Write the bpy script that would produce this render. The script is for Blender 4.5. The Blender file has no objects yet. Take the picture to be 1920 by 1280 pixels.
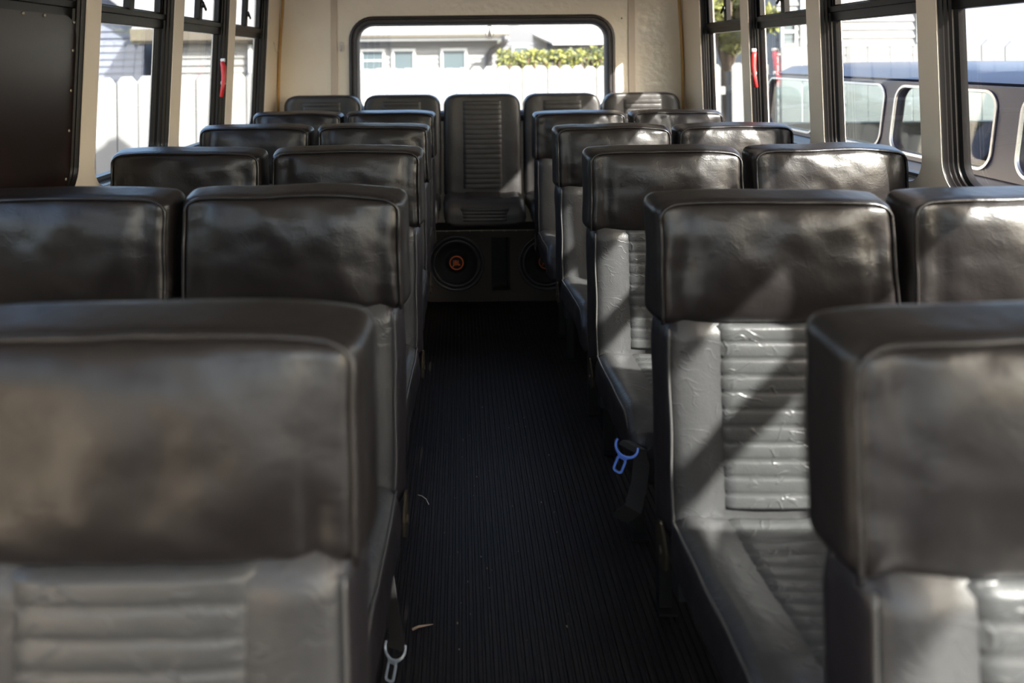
import bpy, bmesh, math, random
from mathutils import Vector, Matrix, noise
random.seed(7)
SC = bpy.context.scene
COL = SC.collection
R = math.radians

# ------------------------------------------------------------------ camera
FPX, PX, PY = 1480.0, 862.0, 110.0          # focal length and principal point in pixels of 1920x1280
CH = 1.20                                    # eye height above the bus floor
cd = bpy.data.cameras.new('camera'); cam = bpy.data.objects.new('camera', cd); COL.objects.link(cam)
cd.sensor_width = 36.0; cd.lens = 36.0*FPX/1920.0
cd.shift_x = (960-PX)/1920.0; cd.shift_y = -(640-PY)/1920.0
cam.matrix_world = Matrix.Translation((0, 0, CH)) @ Matrix.Rotation(R(90), 4, 'X') @ Matrix.Rotation(-0.010, 4, 'Z')
cd.clip_start = 0.02; cd.clip_end = 300
cd.dof.use_dof = True; cd.dof.focus_distance = 2.25; cd.dof.aperture_fstop = 3.0
SC.camera = cam

# ------------------------------------------------------------------ light
SUN_DIR = Vector((-1.0, 0.95, -0.98)).normalized()
sl = bpy.data.lights.new('sun', 'SUN'); sun = bpy.data.objects.new('sun', sl); COL.objects.link(sun)
sl.energy = 10.5; sl.angle = R(0.9); sl.color = (1.0, 0.95, 0.88)
sun.rotation_euler = SUN_DIR.to_track_quat('-Z', 'Y').to_euler()
sun.location = (8, -8, 10)
w = bpy.data.worlds.new('sky'); SC.world = w; w.use_nodes = True
nt = w.node_tree; bg = nt.nodes['Background']
sky = nt.nodes.new('ShaderNodeTexSky'); sky.sky_type = 'NISHITA'; sky.sun_disc = False
sky.sun_elevation = R(36); sky.sun_rotation = R(133); sky.dust_density = 4.0
nt.links.new(sky.outputs[0], bg.inputs[0]); bg.inputs[1].default_value = 0.34

SC.view_settings.view_transform = 'Standard'; SC.view_settings.look = 'None'
SC.view_settings.gamma = 1; SC.view_settings.use_curve_mapping = False
SC.view_settings.exposure = 1.40
SC.cycles.transparent_max_bounces = 32
SC.cycles.max_bounces = 10

# ------------------------------------------------------------------ materials
def nodes(name):
    m = bpy.data.materials.new(name); m.use_nodes = True
    t = m.node_tree; return m, t, t.nodes['Principled BSDF']
def mat(name, col, rough=0.5, metal=0.0, spec=0.5, bump=None, vary=None, coat=0):
    """bump = (scale, strength, distance); vary = (scale, second colour)"""
    m, t, b = nodes(name)
    b.inputs['Base Color'].default_value = (*col, 1); b.inputs['Roughness'].default_value = rough
    b.inputs['Metallic'].default_value = metal; b.inputs['Specular IOR Level'].default_value = spec
    b.inputs['Coat Weight'].default_value = coat
    tc = t.nodes.new('ShaderNodeTexCoord')
    if vary:
        n = t.nodes.new('ShaderNodeTexNoise'); n.inputs['Scale'].default_value = vary[0]; n.inputs['Detail'].default_value = 4
        t.links.new(tc.outputs['Object'], n.inputs['Vector'])
        mx = t.nodes.new('ShaderNodeMix'); mx.data_type = 'RGBA'
        mx.inputs[6].default_value = (*col, 1); mx.inputs[7].default_value = (*vary[1], 1)
        t.links.new(n.outputs['Fac'], mx.inputs[0]); t.links.new(mx.outputs[2], b.inputs['Base Color'])
    if bump:
        n = t.nodes.new('ShaderNodeTexNoise'); n.inputs['Scale'].default_value = bump[0]; n.inputs['Detail'].default_value = 3
        t.links.new(tc.outputs['Object'], n.inputs['Vector'])
        bp = t.nodes.new('ShaderNodeBump'); bp.inputs['Strength'].default_value = bump[1]; bp.inputs['Distance'].default_value = bump[2]
        t.links.new(n.outputs['Fac'], bp.inputs['Height']); t.links.new(bp.outputs[0], b.inputs['Normal'])
    return m
def leather(name, col, rough, crease, grain=0.25, spec=0.5):
    m, t, b = nodes(name)
    b.inputs['Base Color'].default_value = (*col, 1); b.inputs['Specular IOR Level'].default_value = spec
    tc = t.nodes.new('ShaderNodeTexCoord')
    def N(kind, **kw):
        n = t.nodes.new(kind)
        for k, v in kw.items(): n.inputs[k].default_value = v
        return n
    n1 = N('ShaderNodeTexNoise', Scale=9.0, Detail=3.0); t.links.new(tc.outputs['Object'], n1.inputs['Vector'])
    mr = N('ShaderNodeMapRange'); mr.inputs[3].default_value = rough-0.06; mr.inputs[4].default_value = rough+0.10
    t.links.new(n1.outputs['Fac'], mr.inputs[0]); t.links.new(mr.outputs[0], b.inputs['Roughness'])
    # fine grain
    v = N('ShaderNodeTexVoronoi', Scale=420.0); t.links.new(tc.outputs['Object'], v.inputs['Vector'])
    b1 = N('ShaderNodeBump', Strength=grain, Distance=0.0006); t.links.new(v.outputs['Distance'], b1.inputs['Height'])
    # creases: warped, stretched cells
    mp = t.nodes.new('ShaderNodeMapping'); mp.inputs['Rotation'].default_value = (0, 0.35, 0); mp.inputs['Scale'].default_value = (0.7, 1.0, 2.2)
    n2 = N('ShaderNodeTexNoise', Scale=14.0, Detail=2.0); t.links.new(tc.outputs['Object'], n2.inputs['Vector'])
    ad = t.nodes.new('ShaderNodeMix'); ad.data_type = 'RGBA'; ad.blend_type = 'ADD'; ad.inputs[0].default_value = 0.10
    t.links.new(tc.outputs['Object'], ad.inputs[6]); t.links.new(n2.outputs['Color'], ad.inputs[7])
    t.links.new(ad.outputs[2], mp.inputs['Vector'])
    v2 = N('ShaderNodeTexNoise', Scale=19.0, Detail=1.5); t.links.new(mp.outputs[0], v2.inputs['Vector'])
    s2 = t.nodes.new('ShaderNodeMath'); s2.operation = 'SUBTRACT'; s2.inputs[1].default_value = 0.5; t.links.new(v2.outputs['Fac'], s2.inputs[0])
    a2 = t.nodes.new('ShaderNodeMath'); a2.operation = 'ABSOLUTE'; t.links.new(s2.outputs[0], a2.inputs[0])
    m2 = N('ShaderNodeMapRange'); m2.inputs[1].default_value = 0.0; m2.inputs[2].default_value = 0.035; m2.inputs[3].default_value = 1; m2.inputs[4].default_value = 0
    t.links.new(a2.outputs[0], m2.inputs[0])
    mk = N('ShaderNodeTexNoise', Scale=31.0, Detail=0.0); t.links.new(tc.outputs['Object'], mk.inputs['Vector'])
    mm = N('ShaderNodeMapRange'); mm.inputs[1].default_value = 0.45; mm.inputs[2].default_value = 0.60; t.links.new(mk.outputs['Fac'], mm.inputs[0])
    mu = t.nodes.new('ShaderNodeMath'); mu.operation = 'MULTIPLY'; t.links.new(m2.outputs[0], mu.inputs[0]); t.links.new(mm.outputs[0], mu.inputs[1])
    b2 = N('ShaderNodeBump', Strength=crease, Distance=0.0016); t.links.new(mu.outputs[0], b2.inputs['Height'])
    n3 = N('ShaderNodeTexNoise', Scale=22.0, Detail=4.0); t.links.new(tc.outputs['Object'], n3.inputs['Vector'])
    b3 = N('ShaderNodeBump', Strength=0.30, Distance=0.006); t.links.new(n3.outputs['Fac'], b3.inputs['Height'])
    t.links.new(b3.outputs[0], b2.inputs['Normal']); t.links.new(b2.outputs[0], b1.inputs['Normal'])
    t.links.new(b1.outputs[0], b.inputs['Normal'])
    return m
def glass(name, tint=(1, 1, 1), rough=0.0, refl=1.0):
    m = bpy.data.materials.new(name); m.use_nodes = True; t = m.node_tree
    t.nodes.remove(t.nodes['Principled BSDF']); out = t.nodes['Material Output']
    tr = t.nodes.new('ShaderNodeBsdfTransparent'); tr.inputs[0].default_value = (*tint, 1)
    gl = t.nodes.new('ShaderNodeBsdfGlossy'); gl.inputs['Roughness'].default_value = rough
    lw = t.nodes.new('ShaderNodeLayerWeight'); lw.inputs[0].default_value = 0.5
    pw = t.nodes.new('ShaderNodeMath'); pw.operation = 'POWER'; pw.inputs[1].default_value = 4.5; t.links.new(lw.outputs['Facing'], pw.inputs[0])
    fr = t.nodes.new('ShaderNodeMapRange'); fr.inputs[3].default_value = 0.035*refl; fr.inputs[4].default_value = 0.75*refl
    t.links.new(pw.outputs[0], fr.inputs[0])
    mx = t.nodes.new('ShaderNodeMixShader')
    t.links.new(fr.outputs[0], mx.inputs[0]); t.links.new(tr.outputs[0], mx.inputs[1]); t.links.new(gl.outputs[0], mx.inputs[2])
    t.links.new(mx.outputs[0], out.inputs[0]); return m
M = {}
M['vinyl'] = leather('headrest_vinyl', (0.0115, 0.0095, 0.0092), 0.31, 0.10, 0.18)
M['leather'] = leather('seat_leather', (0.050, 0.051, 0.052), 0.34, 0.55, 0.30)
M['leather_plain'] = leather('seat_bolster_leather', (0.040, 0.040, 0.041), 0.36, 0.28, 0.30)
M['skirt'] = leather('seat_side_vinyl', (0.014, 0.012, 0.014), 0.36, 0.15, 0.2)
M['bench'] = leather('bench_leather', (0.026, 0.023, 0.022), 0.42, 0.10, 0.25)
M['piping'] = mat('seat_piping', (0.07, 0.068, 0.066), 0.35)
M['metal_dark'] = mat('seat_steel', (0.03, 0.03, 0.03), 0.45, 0.6)
M['brass'] = mat('bracket_metal', (0.04, 0.032, 0.02), 0.5, 0.6, bump=(60, 0.4, 0.003))
M['cream'] = mat('cream_paint', (0.80, 0.72, 0.60), 0.22, spec=0.6, bump=(26, 0.8, 0.005))
M['post'] = mat('pillar_paint', (0.82, 0.70, 0.56), 0.42, bump=(60, 0.12, 0.002))
M['strip'] = mat('beige_strip', (0.55, 0.46, 0.37), 0.45)
M['wood'] = mat('amber_sealant', (0.55, 0.33, 0.10), 0.5, vary=(30, (0.40, 0.22, 0.07)))
M['white_in'] = mat('ceiling_vinyl', (0.60, 0.57, 0.52), 0.5, bump=(80, 0.2, 0.002))
M['rubber'] = mat('ribbed_rubber', (0.011, 0.0095, 0.0105), 0.46, spec=0.4, vary=(6, (0.018, 0.014, 0.012)), bump=(220, 0.3, 0.0006))
M['frame'] = mat('black_frame', (0.007, 0.006, 0.006), 0.30, spec=0.22, bump=(90, 0.1, 0.001))
M['frame_rear'] = mat('rear_seal', (0.030, 0.024, 0.024), 0.42, bump=(70, 0.2, 0.001))
M['panel'] = mat('blackout_board', (0.012, 0.005, 0.004), 0.30, spec=0.4, bump=(300, 0.2, 0.0004))
M['glass'] = glass('window_glass', (0.93, 0.95, 0.95))
M['glass_van'] = glass('van_glass', (0.90, 0.94, 0.94))
M['carpet'] = mat('speaker_carpet', (0.055, 0.046, 0.040), 0.95, bump=(500, 1.0, 0.002), vary=(300, (0.09, 0.075, 0.062)))
M['black'] = mat('matt_black', (0.010, 0.010, 0.010), 0.7)
M['surround'] = mat('woofer_rubber', (0.045, 0.042, 0.042), 0.40)
M['orange'] = mat('orange_print', (1.0, 0.20, 0.05), 0.5)
M['staple'] = mat('staple_strip', (0.35, 0.30, 0.24), 0.4, 0.5)
M['red'] = mat('red_plastic', (0.62, 0.03, 0.03), 0.35)
M['white_p'] = mat('white_plastic', (0.8, 0.78, 0.76), 0.4)
M['clear_p'] = mat('milky_plastic', (0.66, 0.62, 0.58), 0.25)
M['steel'] = mat('bright_steel', (0.6, 0.6, 0.62), 0.25, 1.0)
M['blue_metal'] = mat('blue_coated_metal', (0.16, 0.32, 0.95), 0.28, 0.2)
M['grey_metal'] = mat('grey_buckle_metal', (0.50, 0.58, 0.68), 0.25, 0.5)
M['webbing'] = mat('belt_webbing', (0.012, 0.011, 0.011), 0.8, bump=(400, 0.6, 0.001))
M['straw'] = mat('dry_straw', (0.45, 0.33, 0.25), 0.7)
M['fence'] = mat('white_fence_paint', (0.17, 0.17, 0.167), 0.7, vary=(5, (0.13, 0.13, 0.13)), bump=(30, 0.3, 0.003))
M['siding'] = mat('white_siding', (0.17, 0.17, 0.167), 0.6)
M['siding_b'] = mat('shade_tinted_siding', (0.09, 0.10, 0.14), 0.6)  # left gabled house's shade put into its colour; the right wing shares it
M['siding_g'] = mat('grey_siding', (0.09, 0.095, 0.11), 0.6)
M['trimw'] = mat('white_trim', (0.42, 0.42, 0.41), 0.5)
M['tan'] = mat('tan_soffit', (0.07, 0.06, 0.045), 0.6)
M['shingle'] = mat('roof_shingle', (0.12, 0.12, 0.13), 0.85, vary=(18, (0.17, 0.17, 0.175)), bump=(60, 0.8, 0.01))
M['shingle_l'] = mat('pale_roof_shingle', (0.22, 0.215, 0.215), 0.85, vary=(12, (0.26, 0.255, 0.25)), bump=(60, 0.8, 0.01))
M['house_glass'] = mat('house_window_glass', (0.07, 0.09, 0.10), 0.15)
M['spout'] = mat('dark_gutter', (0.03, 0.03, 0.035), 0.4)
M['ground'] = mat('gravel_ground', (0.24, 0.235, 0.23), 0.9, vary=(14, (0.18, 0.18, 0.185)), bump=(40, 0.8, 0.01))
M['leaf_y'] = mat('leaf_yellow_green', (0.16, 0.15, 0.025), 0.55, vary=(4, (0.08, 0.10, 0.02)))
M['leaf_g'] = mat('leaf_dark_green', (0.025, 0.04, 0.012), 0.55, vary=(4, (0.05, 0.05, 0.015)))
M['leaf_r'] = mat('leaf_russet', (0.08, 0.035, 0.02), 0.6)
M['bark'] = mat('bark', (0.10, 0.07, 0.05), 0.9, bump=(30, 0.8, 0.01))
M['van'] = mat('navy_car_paint', (0.010, 0.011, 0.026), 0.35)
M['van_in'] = mat('van_interior', (0.05, 0.05, 0.06), 0.8)
M['tyre'] = mat('tyre', (0.02, 0.02, 0.02), 0.8)
M['bus_out'] = mat('bus_body_paint', (0.62, 0.60, 0.58), 0.4)
M['pale_plastic'] = mat('pale_moulded_plastic', (0.74, 0.74, 0.76), 0.5)
M['hood'] = mat('dash_plastic', (0.04, 0.04, 0.04), 0.6)

# ------------------------------------------------------------------ mesh helpers
class MB:
    def __init__(s): s.v = []; s.f = []
    def add(s, vs, fs):
        o = len(s.v); s.v += [tuple(p) for p in vs]; s.f += [tuple(o+i for i in f) for f in fs]; return s
    def box(s, x0, x1, y0, y1, z0, z1, mtx=None):
        vs = [Vector((x, y, z)) for x in (x0, x1) for y in (y0, y1) for z in (z0, z1)]
        if mtx: vs = [mtx @ p for p in vs]
        return s.add(vs, [(0,1,3,2),(4,6,7,5),(0,4,5,1),(2,3,7,6),(0,2,6,4),(1,5,7,3)])
    def tube(s, pts, r, n=8, closed=False):
        pts = [Vector(p) for p in pts]; m = len(pts); rings = []
        up = None
        for i, p in enumerate(pts):
            a = pts[(i-1) % m] if (closed or i) else p; b = pts[(i+1) % m] if (closed or i < m-1) else p
            d = (b-a).normalized()
            if up is None: up = d.orthogonal().normalized()
            up = (up - d*up.dot(d)).normalized(); sd = d.cross(up)
            rr = r[i] if isinstance(r, (list, tuple)) else r
            rings.append([p + up*rr*math.cos(2*math.pi*k/n) + sd*rr*math.sin(2*math.pi*k/n) for k in range(n)])
        vs = [q for rg in rings for q in rg]; fs = []
        for i in range(m if closed else m-1):
            j = (i+1) % m
            for k in range(n): fs.append((i*n+k, i*n+(k+1) % n, j*n+(k+1) % n, j*n+k))
        if not closed: fs += [tuple(range(n-1, -1, -1)), tuple((m-1)*n+k for k in range(n))]
        return s.add(vs, fs)
    def lathe(s, prof, mtx, n=40, cap=True):
        """prof: (radius, height) about local z, placed by mtx"""
        vs = [mtx @ Vector((r*math.cos(2*math.pi*k/n), r*math.sin(2*math.pi*k/n), h)) for r, h in prof for k in range(n)]
        fs = [(i*n+k, i*n+(k+1) % n, (i+1)*n+(k+1) % n, (i+1)*n+k) for i in range(len(prof)-1) for k in range(n)]
        if cap: fs += [tuple(range(n-1, -1, -1)), tuple((len(prof)-1)*n+k for k in range(n))]
        return s.add(vs, fs)
    def prism(s, poly, d, mtx):
        """poly in local xy, extruded along local z by d"""
        n = len(poly)
        vs = [mtx @ Vector((x, y, 0)) for x, y in poly] + [mtx @ Vector((x, y, d)) for x, y in poly]
        fs = [tuple(range(n-1, -1, -1)), tuple(range(n, 2*n))] + [(i, (i+1) % n, n+(i+1) % n, n+i) for i in range(n)]
        return s.add(vs, fs)
    def loops(s, loops, closed_profile=False):
        n = len(loops[0]); vs = [p for l in loops for p in l]; L = len(loops)
        fs = []
        for i in range(L if closed_profile else L-1):
            j = (i+1) % L
            for k in range(n): fs.append((i*n+k, i*n+(k+1) % n, j*n+(k+1) % n, j*n+k))
        return s.add(vs, fs)
    def build(s, name, m, parent=None, smooth=False, auto=None, bevel=0):
        me = bpy.data.meshes.new(name); me.from_pydata(s.v, [], s.f)
        bm = bmesh.new(); bm.from_mesh(me)
        bmesh.ops.recalc_face_normals(bm, faces=bm.faces)
        if all(len(e.link_faces) == 2 for e in bm.edges) and bm.calc_volume(signed=True) < 0: bmesh.ops.reverse_faces(bm, faces=bm.faces)
        for f in bm.faces: f.smooth = smooth
        if auto is not None:
            for f in bm.faces: f.smooth = True
            for e in bm.edges:
                if len(e.link_faces) == 2 and e.calc_face_angle(0) > R(auto): e.smooth = False
        bm.to_mesh(me); bm.free()
        me.materials.append(M[m] if isinstance(m, str) else m)
        o = bpy.data.objects.new(name, me); COL.objects.link(o); o.parent = parent
        if bevel:
            md = o.modifiers.new('bevel', 'BEVEL'); md.width = bevel; md.segments = 2; md.limit_method = 'ANGLE'
        return o
def axis_coords(h, r, k, m):
    a = [-h + r*i/k for i in range(k)]; b = [-(h-r) + 2*(h-r)*i/m for i in range(m+1)]; c = [(h-r) + r*(i+1)/k for i in range(k)]
    return a + b + c
def rbox(c, h, r, k=3, m=(8, 3, 8), deform=None):
    """rounded box: centre c, half sizes h, radius r"""
    X = [axis_coords(h[i], r, k, m[i]) for i in range(3)]; n = [len(a) for a in X]
    vid = {}; vs = []; fs = []
    def V(i, j, l):
        key = (i, j, l)
        if key not in vid:
            p = Vector((X[0][i], X[1][j], X[2][l]))
            inn = Vector([max(-(h[a]-r), min(h[a]-r, p[a])) for a in range(3)])
            d = p-inn; L = d.length
            if L > 1e-9:
                mxc = max(abs(d.x), abs(d.y), abs(d.z)); d = d.normalized()*r*(mxc/r if mxc < r-1e-6 else 1.0)
            q = inn + d + Vector(c)
            if deform: q = deform(q)
            vid[key] = len(vs); vs.append(tuple(q))
        return vid[key]
    for a in range(3):
        b, cc = [q for q in range(3) if q != a]
        for side in (0, n[a]-1):
            for i in range(n[b]-1):
                for j in range(n[cc]-1):
                    idx = []
                    for (di, dj) in ((0,0),(1,0),(1,1),(0,1)):
                        t = [0,0,0]; t[a] = side; t[b] = i+di; t[cc] = j+dj; idx.append(V(*t))
                    fs.append(tuple(idx))
    return vs, fs
def rrect(w0, w1, h0, h1, r, k=8):
    """closed loop of (u,v), rounded corners, ccw from bottom right"""
    out = []
    for cx, cy, a0 in ((w1-r, h0+r, -90), (w1-r, h1-r, 0), (w0+r, h1-r, 90), (w0+r, h0+r, 180)):
        for i in range(k+1):
            a = R(a0 + 90*i/k); out.append((cx+r*math.cos(a), cy+r*math.sin(a)))
    return out
def empty(name, loc=(0, 0, 0), rz=0):
    o = bpy.data.objects.new(name, None); COL.objects.link(o); o.location = loc; o.rotation_euler.z = rz
    o.empty_display_size = 0.05; return o
def tag(o, label=None, cat=None, group=None, kind=None):
    if label: o['label'] = label
    if cat: o['category'] = cat
    if group: o['group'] = group
    if kind: o['kind'] = kind
    return o
def copy_tree(o, parent=None):
    c = o.copy(); COL.objects.link(c); c.parent = parent
    for ch in [q for q in CH_OF.get(o.name, [])]: copy_child(ch, c)
    return c
CH_OF = {}
def copy_child(o, parent):
    c = o.copy(); COL.objects.link(c); c.parent = parent
    for ch in CH_OF.get(o.name, []): copy_child(ch, c)
def index_children(root):
    CH_OF[root.name] = [o for o in COL.objects if o.parent == root]
    for c in CH_OF[root.name]: index_children(c)

# ------------------------------------------------------------------ bus shell
K = 0.90                              # cabin width factor
YF, YB = -1.16, 4.58*K                  # front wall and back wall
LX = lambda z: -1.055*K + 0.055*(z-CH)  # left wall inner face
RX = lambda z:  1.300*K - 0.028*(z-CH)  # right wall inner face
CEIL = CH + 0.80
WZ0, WZ1 = CH-0.375*K, CH+0.355         # window opening
T = 0.070                            # wall thickness
LW = [(-1.14, -0.54), (-0.45, 0.15), (0.24, 0.84), (0.93, 1.53), (1.62, 2.22), (2.31, 2.90), (3.00, 3.59), (3.69, 4.31)]
RW = [(-1.21, -0.61), (-0.52, 0.08), (0.17, 0.77), (0.86, 1.457), (1.55, 2.147), (2.24, 2.84), (2.95, 3.54), (3.64, 4.25)]
LW = [(a*K, b*K) for a, b in LW]; RW = [(a*K, b*K) for a, b in RW]

def panel_with_holes(name, holes, u0, u1, v0, v1, P, thick, m, m_out, rad, k=8):
    """P(u, v, d) -> 3D point, d = depth outwards. Holes side by side along u."""
    mb = MB()
    edges = [u0] + [(holes[i][1]+holes[i+1][0])/2 for i in range(len(holes)-1)] + [u1]
    for i, (a, b, c, d) in enumerate(holes):
        loop = rrect(a, b, c, d, rad, k)
        ua, ub = edges[i], edges[i+1]; cu, cv = (a+b)/2, (c+d)/2; outer = []
        for q, (u, v) in enumerate(loop):
            seg, t = divmod(q, k+1)
            if t*2 == k: outer.append([(ub, v0), (ub, v1), (ua, v1), (ua, v0)][seg]); continue
            x, y = (u-cu)/((b-a)/2), (v-cv)/((d-c)/2)
            first = t*2 < k
            side = [('b' if first else 'r'), ('r' if first else 't'), ('t' if first else 'l'), ('l' if first else 'b')][seg]
            if side in 'bt': outer.append((min(ub, max(ua, u)), v0 if side == 'b' else v1))
            else: outer.append((ua if side == 'l' else ub, min(v1, max(v0, v))))
        mb.loops([[P(u, v, 0) for u, v in outer], [P(u, v, 0) for u, v in loop],
                  [P(u, v, thick) for u, v in loop], [P(u, v, thick) for u, v in outer]], closed_profile=True)
    return mb

def side_P(side):
    X = LX if side == 'left' else RX; s = -1 if side == 'left' else 1
    return lambda u, v, d: Vector((X(v) + s*d, u, v))
for side, W in (('left', LW), ('right', RW)):
    mb = panel_with_holes('w', [(a, b, 0.14 if side == 'right' and i < 2 else WZ0, WZ1) for i, (a, b) in enumerate(W)], YF, YB, -0.02, CEIL+0.02, side_P(side), T, 'cream', None, 0.075)
    o = mb.build('wall_'+side, 'post', auto=30); tag(o, kind='structure')

# ceiling, floor, ends
mb = MB(); mb.box(LX(CEIL)-T, RX(CEIL)+T, YF-0.05, YB+0.05, CEIL, CEIL+0.08)
tag(mb.build('ceiling', 'white_in'), kind='structure')
mb = MB(); x = -1.04; pitch = 0.0158; pr = []
while x < 1.225:
    pr += [(x, -0.0035), (x+0.005, -0.0035), (x+0.0065, 0.0), (x+0.0142, 0.0)]; x += pitch
n = len(pr); vs = [(a, YF, b) for a, b in pr] + [(a, YB, b) for a, b in pr] + [(pr[0][0], YF, -0.05), (pr[-1][0], YF, -0.05), (pr[0][0], YB, -0.05), (pr[-1][0], YB, -0.05)]
fs = [(i, i+1, n+i+1, n+i) for i in range(n-1)] + [(2*n, 2*n+1, 2*n+3, 2*n+2)]
mb.add(vs, fs); tag(mb.build('floor', 'rubber'), kind='structure')

# back wall with the wide rear window
BX0, BX1, BZ0, BZ1 = -0.640*K, 0.900*K, CH-0.36*K, CH+0.250*K
BP = lambda u, v, d: Vector((u, YB + d, v))
mb = panel_with_holes('b', [(BX0+0.03, BX1-0.03, BZ0+0.03, BZ1-0.03)], LX(CH)-0.10, RX(CH)+0.10, -0.02, CEIL+0.02, BP, 0.06, 'cream', None, 0.10)
tag(mb.build('wall_back', 'cream', auto=30), kind='structure')
FP = lambda u, v, d: Vector((u, YF - d, v))
mb = panel_with_holes('f', [(-0.84, 1.06, CH-0.80, CH+0.55)], LX(CH)-0.10, RX(CH)+0.10, -0.02, CEIL+0.02, FP, 0.06, 'cream', None, 0.12)
tag(mb.build('wall_front', 'cream', auto=30), kind='structure')

def ring(prof, a, b, c, d, r, P, closed=True, k=8):
    mb = MB(); ls = []
    for ins, dep in prof:
        rr = max(0.012, r-ins)
        ls.append([P(u, v, dep) for u, v in rrect(a+ins, b-ins, c+ins, d-ins, rr, k)])
    return mb.loops(ls, closed_profile=closed)

# rear window
wb = empty('window_1', (0, 0, 0)); tag(wb, kind='structure')
prof = [(0, 0.0), (0, -0.014), (0.006, -0.018), (0.014, -0.018), (0.016, -0.013), (0.019, -0.018), (0.030, -0.018), (0.034, -0.010), (0.037, -0.010), (0.046, 0.0), (0.052, 0.035), (0.036, 0.035), (0.033, 0.0)]
ring(prof, BX0, BX1, BZ0, BZ1, 0.125, BP).build('frame', 'frame_rear', wb, auto=40)
mb = MB(); lp = rrect(BX0+0.04, BX1-0.04, BZ0+0.04, BZ1-0.04, 0.09)
mb.prism(lp, -0.004, Matrix.Translation((0, YB+0.028, 0)) @ Matrix.Rotation(R(90), 4, 'X')); mb.build('pane', 'glass', wb)
mb = MB()
for i in range(9):
    mb.lathe([(0.004, 0), (0.004, 0.002), (0.0015, 0.003)], Matrix.Translation((BX0+0.14+i*0.16, YB-0.018, BZ1-0.023)) @ Matrix.Rotation(R(90), 4, 'X'), 8)
for s_ in (BX0+0.024, BX1-0.024):
    for j in range(4):
        mb.lathe([(0.004, 0), (0.004, 0.002), (0.0015, 0.003)], Matrix.Translation((s_, YB-0.018, BZ1-0.14-j*0.13)) @ Matrix.Rotation(R(90), 4, 'X'), 8)
mb.build('screws', 'black', wb)

# side windows
def side_window(idx, side, a, b, WZ0=WZ0):
    P = side_P(side); w_ = empty('window_%d' % idx); tag(w_, kind='structure')
    pf = [(0, 0.002), (-0.0, 0.004), (0.004, 0.012), (0.002, 0.016), (0.006, 0.022), (0.004, 0.027), (0.009, 0.032), (0.008, 0.038), (0.016, 0.043), (0.020, 0.058), (0.006, 0.060), (-0.004, 0.060), (-0.004, 0.004)]
    pf = [(i+0.0015, d) for i, d in pf]
    ring(pf, a, b, WZ0, WZ1, 0.075, P).build('frame', 'frame', w_, auto=40)
    g = 0.020; ry0, ry1 = CH+0.120*K, CH+0.165*K
    def slab(u0, u1, v0, v1, d0, d1, mb=None):
        mb = mb or MB()
        vs = [P(u, v, d) for u in (u0, u1) for v in (v0, v1) for d in (d0, d1)]
        return mb.add(vs, [(0,1,3,2),(4,6,7,5),(0,4,5,1),(2,3,7,6),(0,2,6,4),(1,5,7,3)])
    # rail between vent and fixed pane
    mb = slab(a+g*0.6, b-g*0.6, ry0, ry1, 0.030, 0.056); slab(a+g*0.6, b-g*0.6, ry0+0.028, ry1+0.006, 0.022, 0.034, mb)
    mb.build('rail', 'frame', w_, bevel=0.002)
    # fixed lower pane
    mb = MB(); lp = [(u, v) for u, v in rrect(a+0.012, b-0.012, WZ0+0.012, ry0+0.01, 0.06) ]
    mb.loops([[P(u, v, 0.048) for u, v in lp], [P(u, v, 0.052) for u, v in lp]])
    n = len(lp); mb.f += [tuple(range(n)), tuple(range(n, 2*n))]
    mb.build('pane', 'glass', w_)
    # sliding vent: two sashes that overlap at a centre stile
    mid = (a+b)/2; top = WZ1-0.014
    for u0, u1, dd in ((a+0.012, mid+0.01, 0.050), (mid-0.01, b-0.012, 0.040)):
        slab(u0, u1, ry1, top, dd, dd+0.003).build('vent_pane', 'glass', w_)
    mb = slab(mid-0.016, mid+0.016, ry1+0.004, top, 0.030, 0.052); mb.build('stile', 'frame', w_, bevel=0.002)
    mb = slab(a+g, a+g+0.014, ry1, top, 0.036, 0.055); slab(b-g-0.014, b-g, ry1, top, 0.036, 0.055, mb)
    slab(a+g, b-g, ry1+0.002, ry1+0.012, 0.036, 0.055, mb); mb.build('sash', 'frame', w_)
    s = 1 if side == 'left' else -1
    c = P(mid, ry1+0.065, 0.028); mb = MB()
    mb.lathe([(0.012, 0), (0.013, 0.004), (0.009, 0.007)], Matrix.Translation(c) @ Matrix.Rotation(R(90*s), 4, 'Y'), 16)
    mb.box(-0.003, 0.003, 0, 0.034, -0.004, 0.004, Matrix.Translation(c + Vector((0.006*s, 0, 0))) @ Matrix.Rotation(R(-35), 4, 'X'))
    mb.build('latch', 'metal_dark', w_)
    return w_
wi = 2
for a, b in LW: side_window(wi, 'left', a, b); wi += 1
for i, (a, b) in enumerate(RW): side_window(wi, 'right', a, b, 0.14 if i < 2 else WZ0); wi += 1  # first two are unseen door glass, lowered to light the front seats
wf = empty('window_%d' % wi); tag(wf, kind='structure')
mb = MB(); lp = rrect(-0.84, 1.06, CH-0.80, CH+0.55, 0.12)
mb.prism(lp, -0.004, Matrix.Translation((0, YF-0.03, 0)) @ Matrix.Rotation(R(90), 4, 'X')); mb.build('pane', 'glass', wf)
ring([(0, 0), (0, -0.012), (0.03, -0.012), (0.03, 0.03)], -0.86, 1.08, CH-0.82, CH+0.57, 0.13, FP).build('frame', 'frame_rear', wf, auto=40)

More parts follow.
